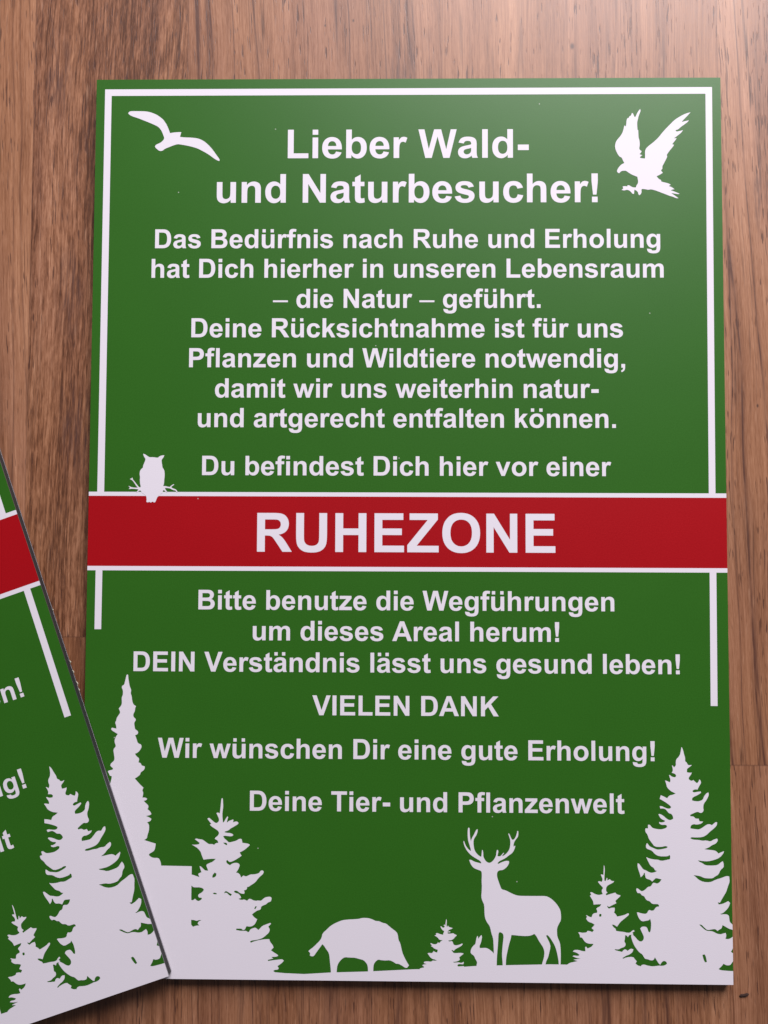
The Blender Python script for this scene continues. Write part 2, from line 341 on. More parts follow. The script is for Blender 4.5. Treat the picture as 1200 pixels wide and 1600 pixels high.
TEXT = [
    ('Lieber Wald-', 13.660, 105.40, 269.75),
    ('und Naturbesucher!', 13.660, 105.00, 254.55),
    ('Das Bedürfnis nach Ruhe und Erholung', 8.965, 105.00, 239.10),
    ('hat Dich hierher in unseren Lebensraum', 8.965, 105.00, 229.05),
    ('– die Natur – geführt.', 8.965, 105.00, 218.86),
    ('Deine Rücksichtnahme ist für uns', 8.965, 105.00, 208.95),
    ('Pflanzen und Wildtiere notwendig,', 8.965, 105.00, 198.88),
    ('damit wir uns weiterhin natur-', 8.965, 105.00, 188.75),
    ('und artgerecht entfalten können.', 8.965, 105.00, 178.84),
    ('Du befindest Dich hier vor einer', 8.965, 105.00, 162.89),
    ('RUHEZONE', 17.860, 105.00, 137.65),
    ('Bitte benutze die Wegführungen', 8.965, 105.00, 118.64),
    ('um dieses Areal herum!', 8.965, 105.00, 108.65),
    ('DEIN Verständnis lässt uns gesund leben!', 8.965, 105.00, 98.40),
    ('VIELEN DANK', 8.965, 105.00, 84.47),
    ('Wir wünschen Dir eine gute Erholung!', 8.965, 105.00, 70.43),
    ('Deine Tier- und Pflanzenwelt', 8.965, 115.20, 53.62),
]
ART = {
    'gull': ('1084 28538 1132 28597 1204 28609 1435 28608 1696 28601 1870 28560 2045 28488 2161 28411 2264 28329 2338 28234 2397 28140 2451 28022 2493 27910 2517 27846 2646 27869 2776 27880 2897 27880 2878 27807 2853 27716 3009 27698 3240 27691 3442 27667 3587 27614 3733 27520 3879 27378 3996 27232 4098 27085 4171 26991 4207 26924 4196 26886 4144 26894 4028 26962 3883 27071 3766 27150 3592 27247 3447 27321 3274 27374 3071 27422 2898 27451 2782 27469 2638 27426 2495 27367 2352 27309 2281 27248 2223 27230 2151 27242 2078 27301 2010 27372 2027 27430 2090 27471 2190 27512 2261 27570 2312 27632 2323 27691 2287 27779 2251 27882 2197 27970 2124 28059 1993 28129 1818 28206 1614 28289 1410 28370 1236 28426 1134 28479',
        []),
    'eagle': ('18309 28628 18325 28564 18294 28481 18265 28410 18242 28338 18229 28267 18205 28184 18204 28078 18210 27959 18219 27900 18237 27912 18241 27793 18246 27651 18269 27580 18284 27485 18283 27367 18261 27272 18300 27213 18346 27189 18322 27135 18271 27083 18368 27047 18298 27000 18286 26960 18367 26941 18452 26936 18460 27035 18457 27177 18485 27272 18578 27366 18718 27472 18835 27578 18928 27673 19045 27826 19185 27980 19325 28122 19442 28240 19559 28323 19698 28405 19837 28471 19988 28511 19906 28416 19801 28310 19684 28180 19788 28203 19927 28238 19892 28179 19764 28085 19647 28002 19565 27920 19496 27908 19480 27880 19518 27849 19623 27872 19734 27903 19668 27813 19552 27718 19424 27624 19516 27624 19457 27541 19364 27423 19428 27399 19362 27305 19292 27222 19222 27128 19175 27057 19197 26998 19150 26904 19091 26786 19021 26656 19036 26597 18980 26527 19042 26449 18984 26409 18891 26355 18833 26331 18863 26291 18913 26232 18981 26204 18992 26149 19096 26119 19210 26095 19302 26043 19232 25996 19324 25967 19427 25890 19346 25878 19300 25850 19403 25819 19593 25736 19551 25718 19448 25737 19310 25760 19413 25690 19554 25584 19481 25584 19343 25643 19252 25666 19114 25725 18954 25785 18793 25851 18633 25891 18563 25868 18448 25891 18356 25903 18322 25880 18332 25786 18297 25715 18251 25687 18221 25727 18213 25786 18160 25845 18091 25876 18084 25810 18078 25734 18032 25734 17987 25786 17941 25838 17872 25869 17815 25869 17757 25846 17665 25869 17723 25916 17701 25987 17770 25999 17862 25987 17862 26027 17920 26027 17977 25987 18057 25951 18138 25951 18162 26022 18208 26080 18221 26163 18203 26257 18195 26316 18107 26347 17992 26399 17901 26458 17821 26522 17740 26522 17671 26513 17624 26475 17589 26435 17543 26459 17514 26506 17544 26589 17603 26671 17673 26742 17765 26782 17720 26872 17675 26978 17610 26995 17549 27085 17492 27203 17458 27322 17471 27452 17518 27558 17588 27641 17658 27724 17717 27830 17752 27949 17777 28067 17827 28031 17842 28114 17852 28245 17883 28316 17918 28316 17960 28392 17999 28399 18035 28493 18069 28481 18103 28386 18137 28339 18185 28434 18244 28552',
        []),
    'owl': ('1784 16992 1832 16984 1896 16944 1977 16888 2017 16877 2137 16881 2281 16857 2312 16897 2391 16937 2490 16945 2480 16905 2449 16849 2402 16794 2408 16706 2429 16594 2438 16530 2478 16483 2503 16419 2513 16323 2511 16228 2500 16132 2498 16037 2489 15973 2471 15941 2479 15917 2535 15925 2615 15902 2694 15891 2718 15926 2813 15987 2834 15966 2750 15910 2742 15878 2807 15839 2895 15815 2960 15712 2920 15712 2879 15775 2840 15780 2759 15807 2695 15846 2615 15854 2536 15862 2533 15830 2614 15711 2573 15711 2508 15785 2473 15782 2455 15742 2459 15694 2380 15654 2317 15583 2285 15559 2262 15511 2239 15447 2212 15384 2161 15376 2141 15399 2121 15402 2097 15391 2073 15371 2041 15383 2017 15399 1986 15383 1938 15380 1918 15407 1928 15478 1916 15574 1886 15613 1806 15669 1757 15700 1732 15764 1692 15776 1606 15708 1569 15708 1652 15795 1644 15811 1484 15827 1404 15827 1325 15814 1364 15866 1315 15922 1331 15922 1395 15887 1483 15867 1627 15867 1562 15938 1513 16018 1431 16121 1367 16145 1370 16164 1414 16169 1438 16201 1454 16174 1450 16145 1520 16066 1601 15962 1675 15875 1722 15883 1718 15939 1701 15987 1695 16066 1689 16146 1701 16210 1680 16289 1682 16385 1705 16449 1744 16497 1791 16537 1787 16585 1821 16672 1852 16744 1870 16819 1825 16880 1801 16936',
        []),
    'wild_boar': ('7396 920 7460 978 7547 1041 7663 1151 7779 1272 7823 1359 7851 1488 7982 1603 8098 1719 8244 1806 8360 1856 8477 1903 8653 1928 8887 1941 9033 1954 9120 1984 9266 1985 9354 1974 9471 1935 9559 1891 9676 1886 9779 1835 9896 1814 9998 1729 10115 1638 10232 1554 10276 1468 10297 1297 10350 1212 10385 1070 10424 899 10482 771 10556 629 10638 502 10600 459 10571 422 10513 427 10425 486 10308 550 10221 549 10133 611 10016 661 9871 648 9739 658 9646 680 9565 619 9507 533 9490 433 9490 234 9319 232 9321 403 9297 517 9244 588 9171 658 9010 696 8893 729 8718 728 8572 743 8470 679 8383 579 8334 478 8317 364 8307 165 8132 163 8119 391 8094 590 8075 790 8045 889 7957 1003 7898 1096 7845 1142 7795 1072 7709 957 7636 857 7573 762 7491 755 7444 789 7461 855',
        []),
    'young_fir': ('11830 1969 11851 1954 11848 1855 11841 1749 11864 1727 11887 1772 11918 1727 11964 1713 12041 1691 12010 1663 11941 1644 11895 1606 11871 1568 11925 1591 11972 1577 11956 1554 11910 1556 11871 1550 11887 1515 11972 1516 12064 1532 12095 1502 12172 1473 12154 1442 12111 1412 12080 1358 12003 1312 11941 1304 11898 1296 11926 1266 12018 1282 12049 1237 12064 1177 12126 1144 12249 1167 12342 1210 12365 1188 12311 1127 12219 1080 12111 1019 12080 973 12018 1003 12000 983 12034 958 12064 905 12172 906 12280 915 12388 901 12380 875 12311 825 12249 772 12272 704 12234 666 12141 635 12049 626 12080 604 12203 613 12249 613 12326 594 12388 634 12400 615 12380 554 12295 561 12218 560 12191 515 12218 482 12295 493 12403 499 12403 351 10986 306 10986 409 11032 427 11117 440 11125 459 11063 511 11094 534 11209 550 11117 579 11117 617 11186 637 11279 633 11356 627 11394 665 11471 658 11533 666 11471 696 11379 717 11309 777 11271 837 11232 889 11286 905 11371 891 11414 937 11429 967 11463 937 11540 915 11556 968 11563 1003 11509 1018 11432 1050 11401 1087 11340 1117 11378 1137 11324 1188 11340 1212 11417 1178 11494 1174 11548 1202 11563 1240 11602 1218 11633 1233 11648 1267 11725 1310 11663 1309 11617 1316 11571 1369 11540 1406 11455 1451 11509 1474 11501 1512 11540 1535 11632 1498 11733 1476 11740 1529 11763 1567 11771 1590 11709 1627 11679 1672 11645 1735 11671 1745 11725 1695 11771 1711 11787 1741 11748 1779 11771 1802 11805 1772 11814 1870',
        []),
    'deer': ('12979 3052 12971 3187 12980 3356 12975 3474 12937 3516 12834 3549 12731 3590 12662 3657 12611 3741 12573 3851 12628 3860 12731 3801 12834 3774 12955 3744 12963 3770 12920 3828 12817 3887 12714 3945 12611 4020 12525 4113 12456 4214 12405 4332 12384 4434 12405 4459 12431 4383 12474 4282 12542 4198 12620 4134 12628 4173 12585 4317 12542 4452 12525 4587 12522 4740 12534 4867 12563 4880 12586 4859 12591 4741 12594 4639 12611 4520 12629 4444 12654 4538 12715 4640 12767 4742 12804 4819 12844 4828 12849 4785 12827 4692 12792 4615 12740 4547 12711 4470 12711 4369 12723 4250 12757 4132 12835 4031 12938 3955 12963 3964 12976 4066 12986 4168 13010 4168 13027 4066 13027 3965 13058 3897 13109 3813 13195 3763 13264 3772 13333 3824 13402 3917 13440 4002 13450 4104 13467 4175 13502 4175 13514 4121 13496 4036 13484 3982 13556 3969 13608 4004 13660 4072 13691 4092 13698 4072 13651 4021 13634 3978 13711 4013 13797 4090 13866 4192 13892 4294 13901 4395 13898 4497 13859 4615 13833 4697 13859 4704 13902 4616 13936 4531 13979 4498 14030 4524 14082 4617 14108 4702 14126 4787 14157 4779 14160 4686 14142 4592 14091 4533 14030 4447 14004 4362 14001 4286 14056 4321 14056 4278 14012 4159 13952 4074 13849 4006 13745 3920 13625 3860 13539 3817 13487 3757 13504 3732 13590 3775 13693 3818 13797 3839 13857 3820 13856 3752 13796 3650 13710 3573 13641 3539 13538 3530 13487 3487 13466 3428 13469 3326 13512 3192 13554 3074 13571 3031 13612 2929 13749 2898 13886 2829 14023 2766 14160 2729 14462 2727 14818 2730 15037 2732 15174 2674 15310 2562 15419 2434 15501 2287 15522 2112 15515 1964 15443 1843 15388 1721 15387 1574 15400 1440 15481 1266 15500 1092 15507 878 15497 610 15496 477 15436 476 15437 663 15411 824 15371 1011 15317 1171 15222 1331 15141 1451 15073 1504 15037 1477 15086 1383 15153 1250 15180 1129 15138 955 15097 794 15028 659 14999 472 14890 471 14905 604 14960 766 14988 953 14948 1100 14880 1207 14798 1327 14731 1460 14663 1535 14567 1485 14430 1462 14211 1468 14047 1486 13926 1492 13904 1371 13855 1223 13813 1049 13772 861 13749 700 13743 432 13647 431 13640 645 13621 859 13635 1074 13658 1289 13677 1450 13650 1543 13554 1583 13513 1542 13505 1394 13493 1180 13471 938 13457 750 13448 429 13374 428 13361 910 13356 1071 13348 1285 13335 1393 13280 1553 13248 1714 13212 1794 13130 1901 13076 2035 13062 2197 13057 2439 12994 2560 12959 2681 12975 2870 12981 3059',
        []),
    'hare': ('12786 422 12808 529 12827 623 12800 677 12759 743 12732 823 12636 889 12609 943 12636 1050 12691 1131 12773 1199 12782 1280 12815 1428 12848 1455 12864 1361 12910 1429 12965 1483 12984 1430 12965 1308 12938 1214 12902 1147 12910 1072 12992 1073 13115 1082 13225 1029 13307 963 13356 915 13402 803 13443 643 13448 429',
        []),
    'slender_fir': ('1378 9730 1414 9716 1422 9602 1445 9477 1469 9352 1528 9218 1504 9124 1544 9020 1561 8875 1599 8761 1690 8700 1660 8637 1657 8544 1600 8440 1612 8353 1691 8285 1683 8233 1636 8161 1653 8047 1671 7954 1745 7913 1782 7851 1748 7789 1675 7757 1718 7665 1752 7541 1805 7485 1868 7473 1894 7418 1887 7356 1840 7273 1768 7200 1681 7162 1728 7086 1824 7015 1814 6932 1798 6887 1879 6861 1901 6789 2006 6758 2014 6717 1980 6636 1876 6566 1865 6496 1784 6426 1691 6363 1762 6287 1858 6183 1978 6073 1937 5987 1981 5907 1948 5756 2054 5757 2106 5711 2067 5665 1990 5653 2057 5584 2140 5515 2153 5446 2119 5388 2214 5308 2251 5228 2204 5193 2075 5164 2182 5123 2253 5078 2231 5008 2114 4961 2162 4916 2186 4847 2177 4685 2132 4558 2122 4455 2029 4397 2171 4352 2407 4285 2397 4181 2368 4066 2294 4008 2201 3961 2190 3915 2273 3847 2367 3825 2496 3833 2556 3758 2593 3632 2595 3494 2866 0 0 0 74 567 436 1178 199 1581 502 2091 307 2496 591 2906 395 3312 679 3722 465 4027 750 4438 556 4723 801 5053 650 5298 895 5629 765 5874 885 6184 925 6339 935 6431 864 6454 839 6523 803 6581 826 6616 955 6640 973 6687 894 6756 878 6781 904 6854 997 6926 1016 7009 988 7174 969 7298 1031 7371 1051 7422 1007 7525 1006 7608 1056 7732 1107 7795 1022 7846 916 7907 884 7959 914 8001 1058 7970 1050 8064 1012 8167 1047 8229 1060 8312 1107 8385 1179 8489 1152 8561 1124 8624 1212 8728 1225 8832 1212 8977 1243 9039 1256 9133 1246 9226 1206 9309 1231 9368 1289 9393 1328 9560 1357 9705',
        []),
    'bushy_fir': ('4547 5760 4575 5742 4582 5616 4591 5491 4574 5365 4563 5222 4574 5096 4590 4971 4629 5007 4674 5097 4728 5173 4759 5152 4729 5071 4712 4972 4775 5026 4848 5054 4920 5078 4930 5046 4912 4983 4994 5014 5058 5011 5095 4966 5068 4921 4977 4867 4905 4822 4833 4785 4788 4740 4724 4707 4661 4694 4643 4667 4707 4650 4834 4642 4917 4607 4926 4571 4872 4535 4763 4543 4653 4557 4599 4542 4636 4471 4728 4400 4783 4338 4910 4366 5037 4403 5128 4466 5201 4454 5229 4333 5311 4324 5421 4308 5476 4267 5404 4200 5314 4119 5205 4056 5142 4028 5170 3975 5207 3922 5135 3868 4990 3777 4845 3714 4781 3740 4745 3784 4708 3757 4718 3686 4828 3616 4919 3679 5027 3698 5110 3680 5152 3627 5129 3547 5085 3457 5031 3386 5113 3369 5168 3307 5196 3227 5268 3290 5266 3294 5356 3261 5432 3295 5501 3330 5611 3331 5722 3352 5791 3387 5818 3441 5873 3465 5915 3449 5932 3401 5902 3340 5833 3285 5751 3203 5683 3108 5614 3046 5532 2998 5450 2936 5394 2929 5395 2875 5354 2834 5292 2820 5320 2759 5300 2711 5217 2717 5148 2744 5078 2804 4995 2810 4970 2769 5037 2729 5106 2723 5162 2670 5204 2609 5198 2575 5122 2554 5150 2534 5219 2514 5316 2536 5399 2489 5454 2550 5509 2558 5593 2511 5676 2492 5758 2506 5855 2493 5937 2575 6020 2617 6144 2631 6193 2598 6189 2530 6159 2469 6077 2448 6022 2387 5926 2352 5857 2311 5851 2250 5824 2209 5734 2188 5652 2133 5583 2079 5565 2056 5635 1971 5732 1909 5707 1844 5655 1749 5603 1706 5516 1671 5394 1687 5360 1635 5343 1584 5273 1558 5238 1609 5063 1607 5055 1564 5186 1540 5291 1536 5378 1542 5440 1496 5483 1517 5509 1586 5604 1629 5674 1647 5727 1613 5771 1571 5831 1623 5900 1700 6005 1744 6161 1800 6183 1771 6093 1677 6137 1617 6146 1558 6103 1472 6008 1394 5939 1334 5852 1290 5713 1255 5556 1236 5508 1202 5539 1168 5644 1212 5818 1256 5992 1283 6131 1285 6158 1200 6238 1107 6274 1022 6187 936 6293 861 6398 802 6424 768 6381 734 6207 724 6260 673 6086 629 6103 595 6260 622 6417 641 6556 659 6609 609 6540 531 6401 436 6445 377 6420 326 6298 316 6272 274 6333 240 6456 182 6457 63 3596 100 3551 3304 3606 3308 3707 3275 3848 3230 3804 3314 3816 3349 3909 3384 3876 3475 3844 3582 3891 3567 3970 3491 4033 3438 4126 3439 4102 3500 4062 3599 4077 3637 4170 3684 4263 3715 4371 3817 4244 3816 4116 3806 3971 3786 3933 3875 3896 3964 3877 4036 3775 4151 3674 4212 3582 4265 3691 4257 3819 4276 3836 4321 3763 4374 3680 4436 3725 4463 3817 4437 3926 4429 4018 4367 4138 4279 4238 4289 4311 4262 4365 4317 4447 4326 4418 4406 4327 4450 4344 4495 4435 4558 4470 4648 4423 4719 4322 4781 4212 4852 4160 4905 4211 4932 4156 4995 4091 5075 4081 5101 4136 5125 4228 5049 4338 4960 4393 4961 4447 5006 4464 5078 4408 5203 4371 5274 4416 5301 4480 5266 4497 5400 4513 5580 4526 5724',
        ['4601 4331 4692 4337 4738 4293 4721 4253 4666 4274', '4340 3380 4395 3344 4387 3273 4324 3219 4261 3219 4269 3299', '4284 2724 4338 2744 4416 2717 4401 2687 4323 2689', '4649 2719 4672 2773 4718 2799 4805 2744 4906 2691 4868 2638 4806 2675 4743 2735 4688 2742', '5633 2245 5675 2322 5719 2314 5668 2228', '3564 2961 3603 2954 3642 2908 3744 2901 3853 2907 3970 2873 3994 2820 3933 2743 3817 2681 3810 2613 3850 2575 3920 2576 3936 2538 3859 2471 3781 2475 3710 2543 3641 2485 3570 2511', '3579 1873 3696 1866 3774 1836 3851 1868 3929 1861 3836 1822 3806 1753 3862 1693 3760 1692 3660 1653 3605 1706 3581 1766']),
    'slim_fir': ('16902 3723 16924 3691 16934 3562 16922 3433 16916 3239 16953 3218 16997 3326 17019 3305 17007 3240 17095 3284 17138 3230 17230 3221 17203 3177 17094 3123 16984 3057 16961 2917 17015 2853 16960 2821 16971 2772 17091 2811 17266 2860 17309 2803 17429 2776 17417 2739 17308 2642 17264 2598 17296 2524 17176 2469 17055 2403 17012 2446 17001 2403 17055 2350 17131 2383 17240 2384 17244 2298 17217 2234 17282 2170 17314 2106 17390 2117 17565 2162 17663 2216 17700 2195 17684 2152 17608 2087 17498 2001 17410 1925 17355 1850 17311 1785 17214 1848 17149 1848 17192 1773 17267 1720 17278 1656 17386 1636 17517 1627 17647 1596 17734 1607 17800 1672 17854 1688 17865 1641 17799 1608 17831 1544 17799 1544 17744 1533 17701 1532 17656 1457 17624 1510 17570 1520 17558 1403 17536 1317 17589 1254 17556 1157 17425 1113 17360 1070 17229 1079 17240 1047 17468 996 17512 1061 17577 1083 17642 1030 17740 1106 17827 1085 17804 1000 17717 924 17597 880 17477 805 17498 783 17596 827 17814 851 17878 766 17932 703 17888 638 17963 575 18050 555 18070 363 15637 338 15639 562 15682 562 15791 638 15900 661 16042 694 15912 735 15944 746 16140 770 16010 790 15880 842 15923 874 16054 854 16108 887 16011 960 15891 991 15935 1045 16077 1046 16207 1005 16294 1006 16284 1134 16317 1151 16360 1092 16491 1147 16557 1239 16404 1242 16296 1283 16231 1368 16188 1432 16123 1442 16123 1506 16069 1591 16102 1606 16189 1582 16331 1594 16364 1647 16451 1638 16516 1606 16571 1671 16495 1734 16539 1778 16594 1842 16518 1895 16409 1926 16344 1990 16323 2043 16356 2086 16323 2129 16345 2140 16432 2087 16497 2077 16542 2195 16673 2218 16684 2271 16652 2346 16696 2389 16761 2411 16816 2487 16696 2486 16565 2474 16555 2570 16523 2634 16448 2752 16491 2784 16459 2859 16514 2870 16611 2807 16742 2776 16862 2809 16819 2916 16875 3002 16821 3066 16766 3120 16712 3194 16745 3220 16833 3195 16866 3282 16801 3421 16834 3432 16889 3411 16897 3583',
        ['16737 2143 16759 2186 16814 2176 16813 2112 16770 2090 16741 2111']),
    'tall_spruce': ('19432 7498 19454 7490 19491 7396 19515 7277 19553 7158 19547 7047 19606 7005 19631 6937 19691 6921 19760 6935 19742 6904 19656 6844 19604 6801 19602 6699 19688 6682 19760 6691 19739 6632 19652 6520 19668 6461 19753 6419 19805 6453 19864 6394 19924 6352 19976 6404 19997 6472 20028 6455 20058 6379 20026 6311 19974 6225 19938 6149 19853 6156 19784 6122 19775 6088 19817 6054 19903 6072 20041 6090 20049 6048 19953 5979 19781 5901 19755 5850 19763 5799 19865 5775 19985 5775 20106 5827 20141 5938 20228 6040 20288 6058 20299 5973 20225 5820 20130 5700 20111 5581 20127 5480 20083 5420 20015 5403 19930 5448 19792 5392 19689 5341 19697 5299 19808 5291 19858 5224 19961 5224 19986 5140 20105 5132 20053 5069 19899 5029 19796 5054 19706 5002 19692 4913 19846 4889 19974 4878 20103 4955 20207 5032 20297 5058 20386 5021 20503 5123 20554 5111 20540 5009 20436 4907 20306 4804 20202 4702 20073 4637 19868 4623 19714 4634 19688 4596 19765 4559 19969 4548 20072 4523 20200 4537 20328 4500 20431 4564 20547 4598 20572 4540 20506 4438 20377 4387 20274 4310 20132 4258 20247 4241 20452 4223 20528 4185 20579 4123 20656 4161 20759 4200 20745 4137 20628 3996 20448 3919 20242 3872 20089 3878 19923 3902 19961 3859 20063 3815 20164 3745 20369 3741 20548 3756 20652 3845 20716 3883 20748 3795 20739 3681 20648 3618 20569 3453 20466 3401 20389 3338 20235 3336 20108 3348 19981 3410 19776 3433 19852 3371 19928 3296 20080 3221 20310 3211 20491 3301 20670 3353 20825 3417 20914 3405 20925 3305 20924 3223 20864 3075 20812 2910 20727 2779 20659 2663 20608 2573 20534 2580 20574 2515 20707 2541 20807 2591 20874 2624 20932 2568 20888 2437 20787 2321 20686 2239 20612 2221 20636 2202 20736 2214 20835 2207 20892 2159 20899 2061 20915 1963 20980 1907 21000 1883 21000 1720 20978 1732 20895 1751 20796 1807 20681 1871 20647 1757 20580 1731 20521 1682 20448 1746 20331 1729 20198 1703 20100 1784 20018 1873 19935 1880 20001 1816 20099 1727 20190 1679 20297 1680 20380 1664 20495 1600 20611 1577 20711 1610 20777 1627 20801 1538 20766 1440 20857 1428 20949 1466 21000 1508 21000 1181 21000 1156 20979 1097 20935 1038 20977 1005 21000 989 21000 756 21000 739 20956 680 20904 612 20785 608 20692 660 20649 593 20537 492 20596 456 20783 441 21000 427 21000 347 20441 308 18050 466 18051 555 18101 600 18169 609 18271 577 18406 553 18542 563 18645 581 18713 570 18815 583 18892 634 18884 692 18816 733 18740 707 18679 606 18628 648 18562 755 18511 838 18468 746 18374 737 18273 777 18196 785 18154 851 18112 926 18019 984 17935 1083 17851 1208 17793 1350 17752 1491 17778 1547 17820 1534 17905 1451 17972 1368 18057 1319 18142 1361 18169 1454 18144 1537 18094 1637 18052 1737 18095 1788 18164 1802 18249 1789 18291 1723 18307 1639 18358 1615 18384 1673 18402 1824 18400 1942 18371 2050 18336 2000 18251 1982 18105 1956 18016 2050 17971 2156 17949 2239 17987 2247 18079 2217 18217 2196 18271 2219 18325 2310 18356 2326 18417 2296 18494 2312 18541 2388 18603 2434 18649 2427 18665 2464 18627 2512 18558 2509 18435 2515 18359 2605 18275 2620 18222 2687 18192 2755 18115 2777 18062 2852 17978 2851 17932 2942 17948 3002 17994 2995 18063 2935 18124 2906 18224 2960 18318 3059 18402 3060 18473 3181 18519 3182 18611 3152 18688 3199 18750 3290 18658 3312 18566 3334 18504 3273 18450 3219 18381 3279 18259 3308 18229 3376 18214 3490 18191 3490 18160 3414 18082 3352 18060 3443 18015 3579 17985 3685 17986 3791 18033 3784 18093 3701 18162 3603 18246 3574 18338 3521 18430 3492 18538 3516 18607 3554 18538 3576 18508 3652 18401 3712 18341 3825 18288 3938 18266 3996 18347 3951 18526 3915 18629 3916 18757 3872 18911 3906 19026 3932 19040 4033 19002 4063 18963 4020 18681 4018 18554 4080 18452 4193 18376 4225 18286 4255 18253 4331 18288 4437 18326 4407 18377 4332 18492 4282 18607 4232 18735 4238 18941 4286 18954 4324 18890 4349 18761 4315 18543 4320 18455 4434 18353 4572 18316 4699 18240 4800 18249 4902 18331 4902 18332 5017 18397 5017 18447 4941 18511 4904 18639 4879 18767 4873 18922 4920 18948 4983 18897 5021 18769 5015 18692 5058 18693 5108 18757 5091 18860 5110 18886 5148 18745 5210 18670 5350 18709 5370 18824 5313 18951 5199 19053 5162 19144 5214 19140 5286 19090 5370 19004 5386 18937 5479 18869 5538 18732 5537 18715 5613 18784 5613 18869 5572 18972 5530 19057 5539 19084 5590 19007 5666 18871 5758 18718 5842 18753 5961 18839 5928 18958 5864 19028 5955 19131 5973 19234 6016 19183 6041 19081 6091 18996 6167 18949 6235 18929 6336 18896 6430 18947 6422 19050 6371 19076 6440 19026 6601 19052 6609 19120 6550 19223 6534 19258 6585 19224 6645 19113 6678 19148 6729 19149 6814 19121 6916 19150 6908 19192 6849 19253 6917 19246 7037 19273 7122 19351 7191 19404 7311',
        ['20025 929 20093 946 20135 888 20167 705 20107 696 20066 771']),
    'ground_strip': ('0 563 1570 481 3644 361 6271 248 6642 219 7261 197 8127 255 9321 299 10760 382 11007 389 11890 436 12711 503 13942 548 15171 584 15682 580 15784 547 17215 511 18848 528 19561 505 20274 453 20579 446 21000 431 21000 0 0 0',
        []),
    'blank_field': ('1975 3591 3591 3574 3588 2628 3598 1614 3629 0 2035 0',
        []),
}


# ------------------------------------------------------------------ mesh helpers
def link(name, mesh, mats, parent=None):
    o = bpy.data.objects.new(name, mesh)
    COL.objects.link(o)
    if not mesh.materials:
        for m in (mats if isinstance(mats, (list, tuple)) else [mats]):
            mesh.materials.append(m)
    if parent is not None:
        o.parent = parent
    return o


def box_mesh(name, x0, x1, y0, y1, z0, z1, top_slot=0, side_slot=0):
    """a slab in board millimetres, local origin at the board's lower left corner"""
    v = [(x / 1000, y / 1000, z / 1000) for z in (z0, z1) for x, y in ((x0, y0), (x1, y0), (x1, y1), (x0, y1))]
    f = [(3, 2, 1, 0), (4, 5, 6, 7), (0, 1, 5, 4), (1, 2, 6, 5), (2, 3, 7, 6), (3, 0, 4, 7)]
    me = bpy.data.meshes.new(name)
    me.from_pydata(v, [], f)
    for i, p in enumerate(me.polygons):
        p.material_index = top_slot if i == 1 else side_slot
    return me


def filled(name, loops, z):
    """flat printed shape from closed outlines (inner outlines are holes)"""
    cu = bpy.data.curves.new(name, 'CURVE')
    cu.dimensions = '2D'
    cu.fill_mode = 'BOTH'
    for lp in loops:
        s = cu.splines.new('POLY')
        s.points.add(len(lp) - 1)
        for k, (x, y) in enumerate(lp):
            s.points[k].co = (x / 1000, y / 1000, 0, 1)
        s.use_cyclic_u = True
    ob = bpy.data.objects.new(name, cu)
    me = bpy.data.meshes.new_from_object(ob)
    bpy.data.objects.remove(ob)
    bpy.data.curves.remove(cu)
    me.name = name
    me.materials.clear()
    for vtx in me.vertices:
        vtx.co.z = z / 1000
    for p in me.polygons:
        if p.normal.z < 0:
            p.flip()
    me.update()
    return me


def pairs(s):
    v = [int(t) / 100 for t in s.split()]
    return list(zip(v[0::2], v[1::2]))


def soften(lp, limit=62):
    """round the shallow corners of a traced outline and keep its sharp tips"""
    o = []
    n = len(lp)
    for i in range(n):
        a, b, c = lp[i - 1], lp[i], lp[(i + 1) % n]
        d1 = (b[0] - a[0], b[1] - a[1])
        d2 = (c[0] - b[0], c[1] - b[1])
        l1, l2 = math.hypot(*d1), math.hypot(*d2)
        if l1 < 1e-4 or l2 < 1e-4:
            continue
        ang = math.degrees(math.acos(max(-1, min(1, (d1[0] * d2[0] + d1[1] * d2[1]) / l1 / l2))))
        edge = b[0] <= 0.01 or b[0] >= BW - 0.01 or b[1] <= 0.01
        if edge or ang > limit:
            if edge or ang < 100:
                o.append(b)
            else:                                    # blunt a needle tip a little
                k = 0.10
                o.append((b[0] - d1[0] * k, b[1] - d1[1] * k))
                o.append(b)
                o.append((b[0] + d2[0] * k, b[1] + d2[1] * k))
        else:
            o.append((b[0] - d1[0] * 0.25, b[1] - d1[1] * 0.25))
            o.append((b[0] + d2[0] * 0.25, b[1] + d2[1] * 0.25))
    return o


def outline(code):
    """glyph code -> closed loops in font units (quadratic curves after 'q')"""
    loops = []
    for part in code.split(';'):
        t = part.split()
        pts = []
        i = 0
        while i < len(t):
            if t[i] == 'q':
                cx, cy, ex, ey = map(float, t[i + 1:i + 5])
                sx, sy = pts[-1]
                for k in range(1, 6):
                    u = k / 5
                    pts.append(((1 - u) ** 2 * sx + 2 * u * (1 - u) * cx + u * u * ex, (1 - u) ** 2 * sy + 2 * u * (1 - u) * cy + u * u * ey))
                i += 5
            else:
                pts.append((float(t[i]), float(t[i + 1])))
                i += 2
        if math.dist(pts[0], pts[-1]) < 1e-6:
            pts.pop()
        loops.append(pts)
    return loops


def text_loops(s, size, centre, base):
    k = size / 2048
    x = 0.0
    out = []
    for ch in s:
        adv, code = GLYPHS[ch]
        if code:
            for lp in outline(code):
                out.append([((x + a), b) for a, b in lp])
        x += adv
    xs = [a for lp in out for a, b in lp]
    mid = (min(xs) + max(xs)) / 2
    return [[(centre + (a - mid) * k, base + b * k) for a, b in lp] for lp in out]


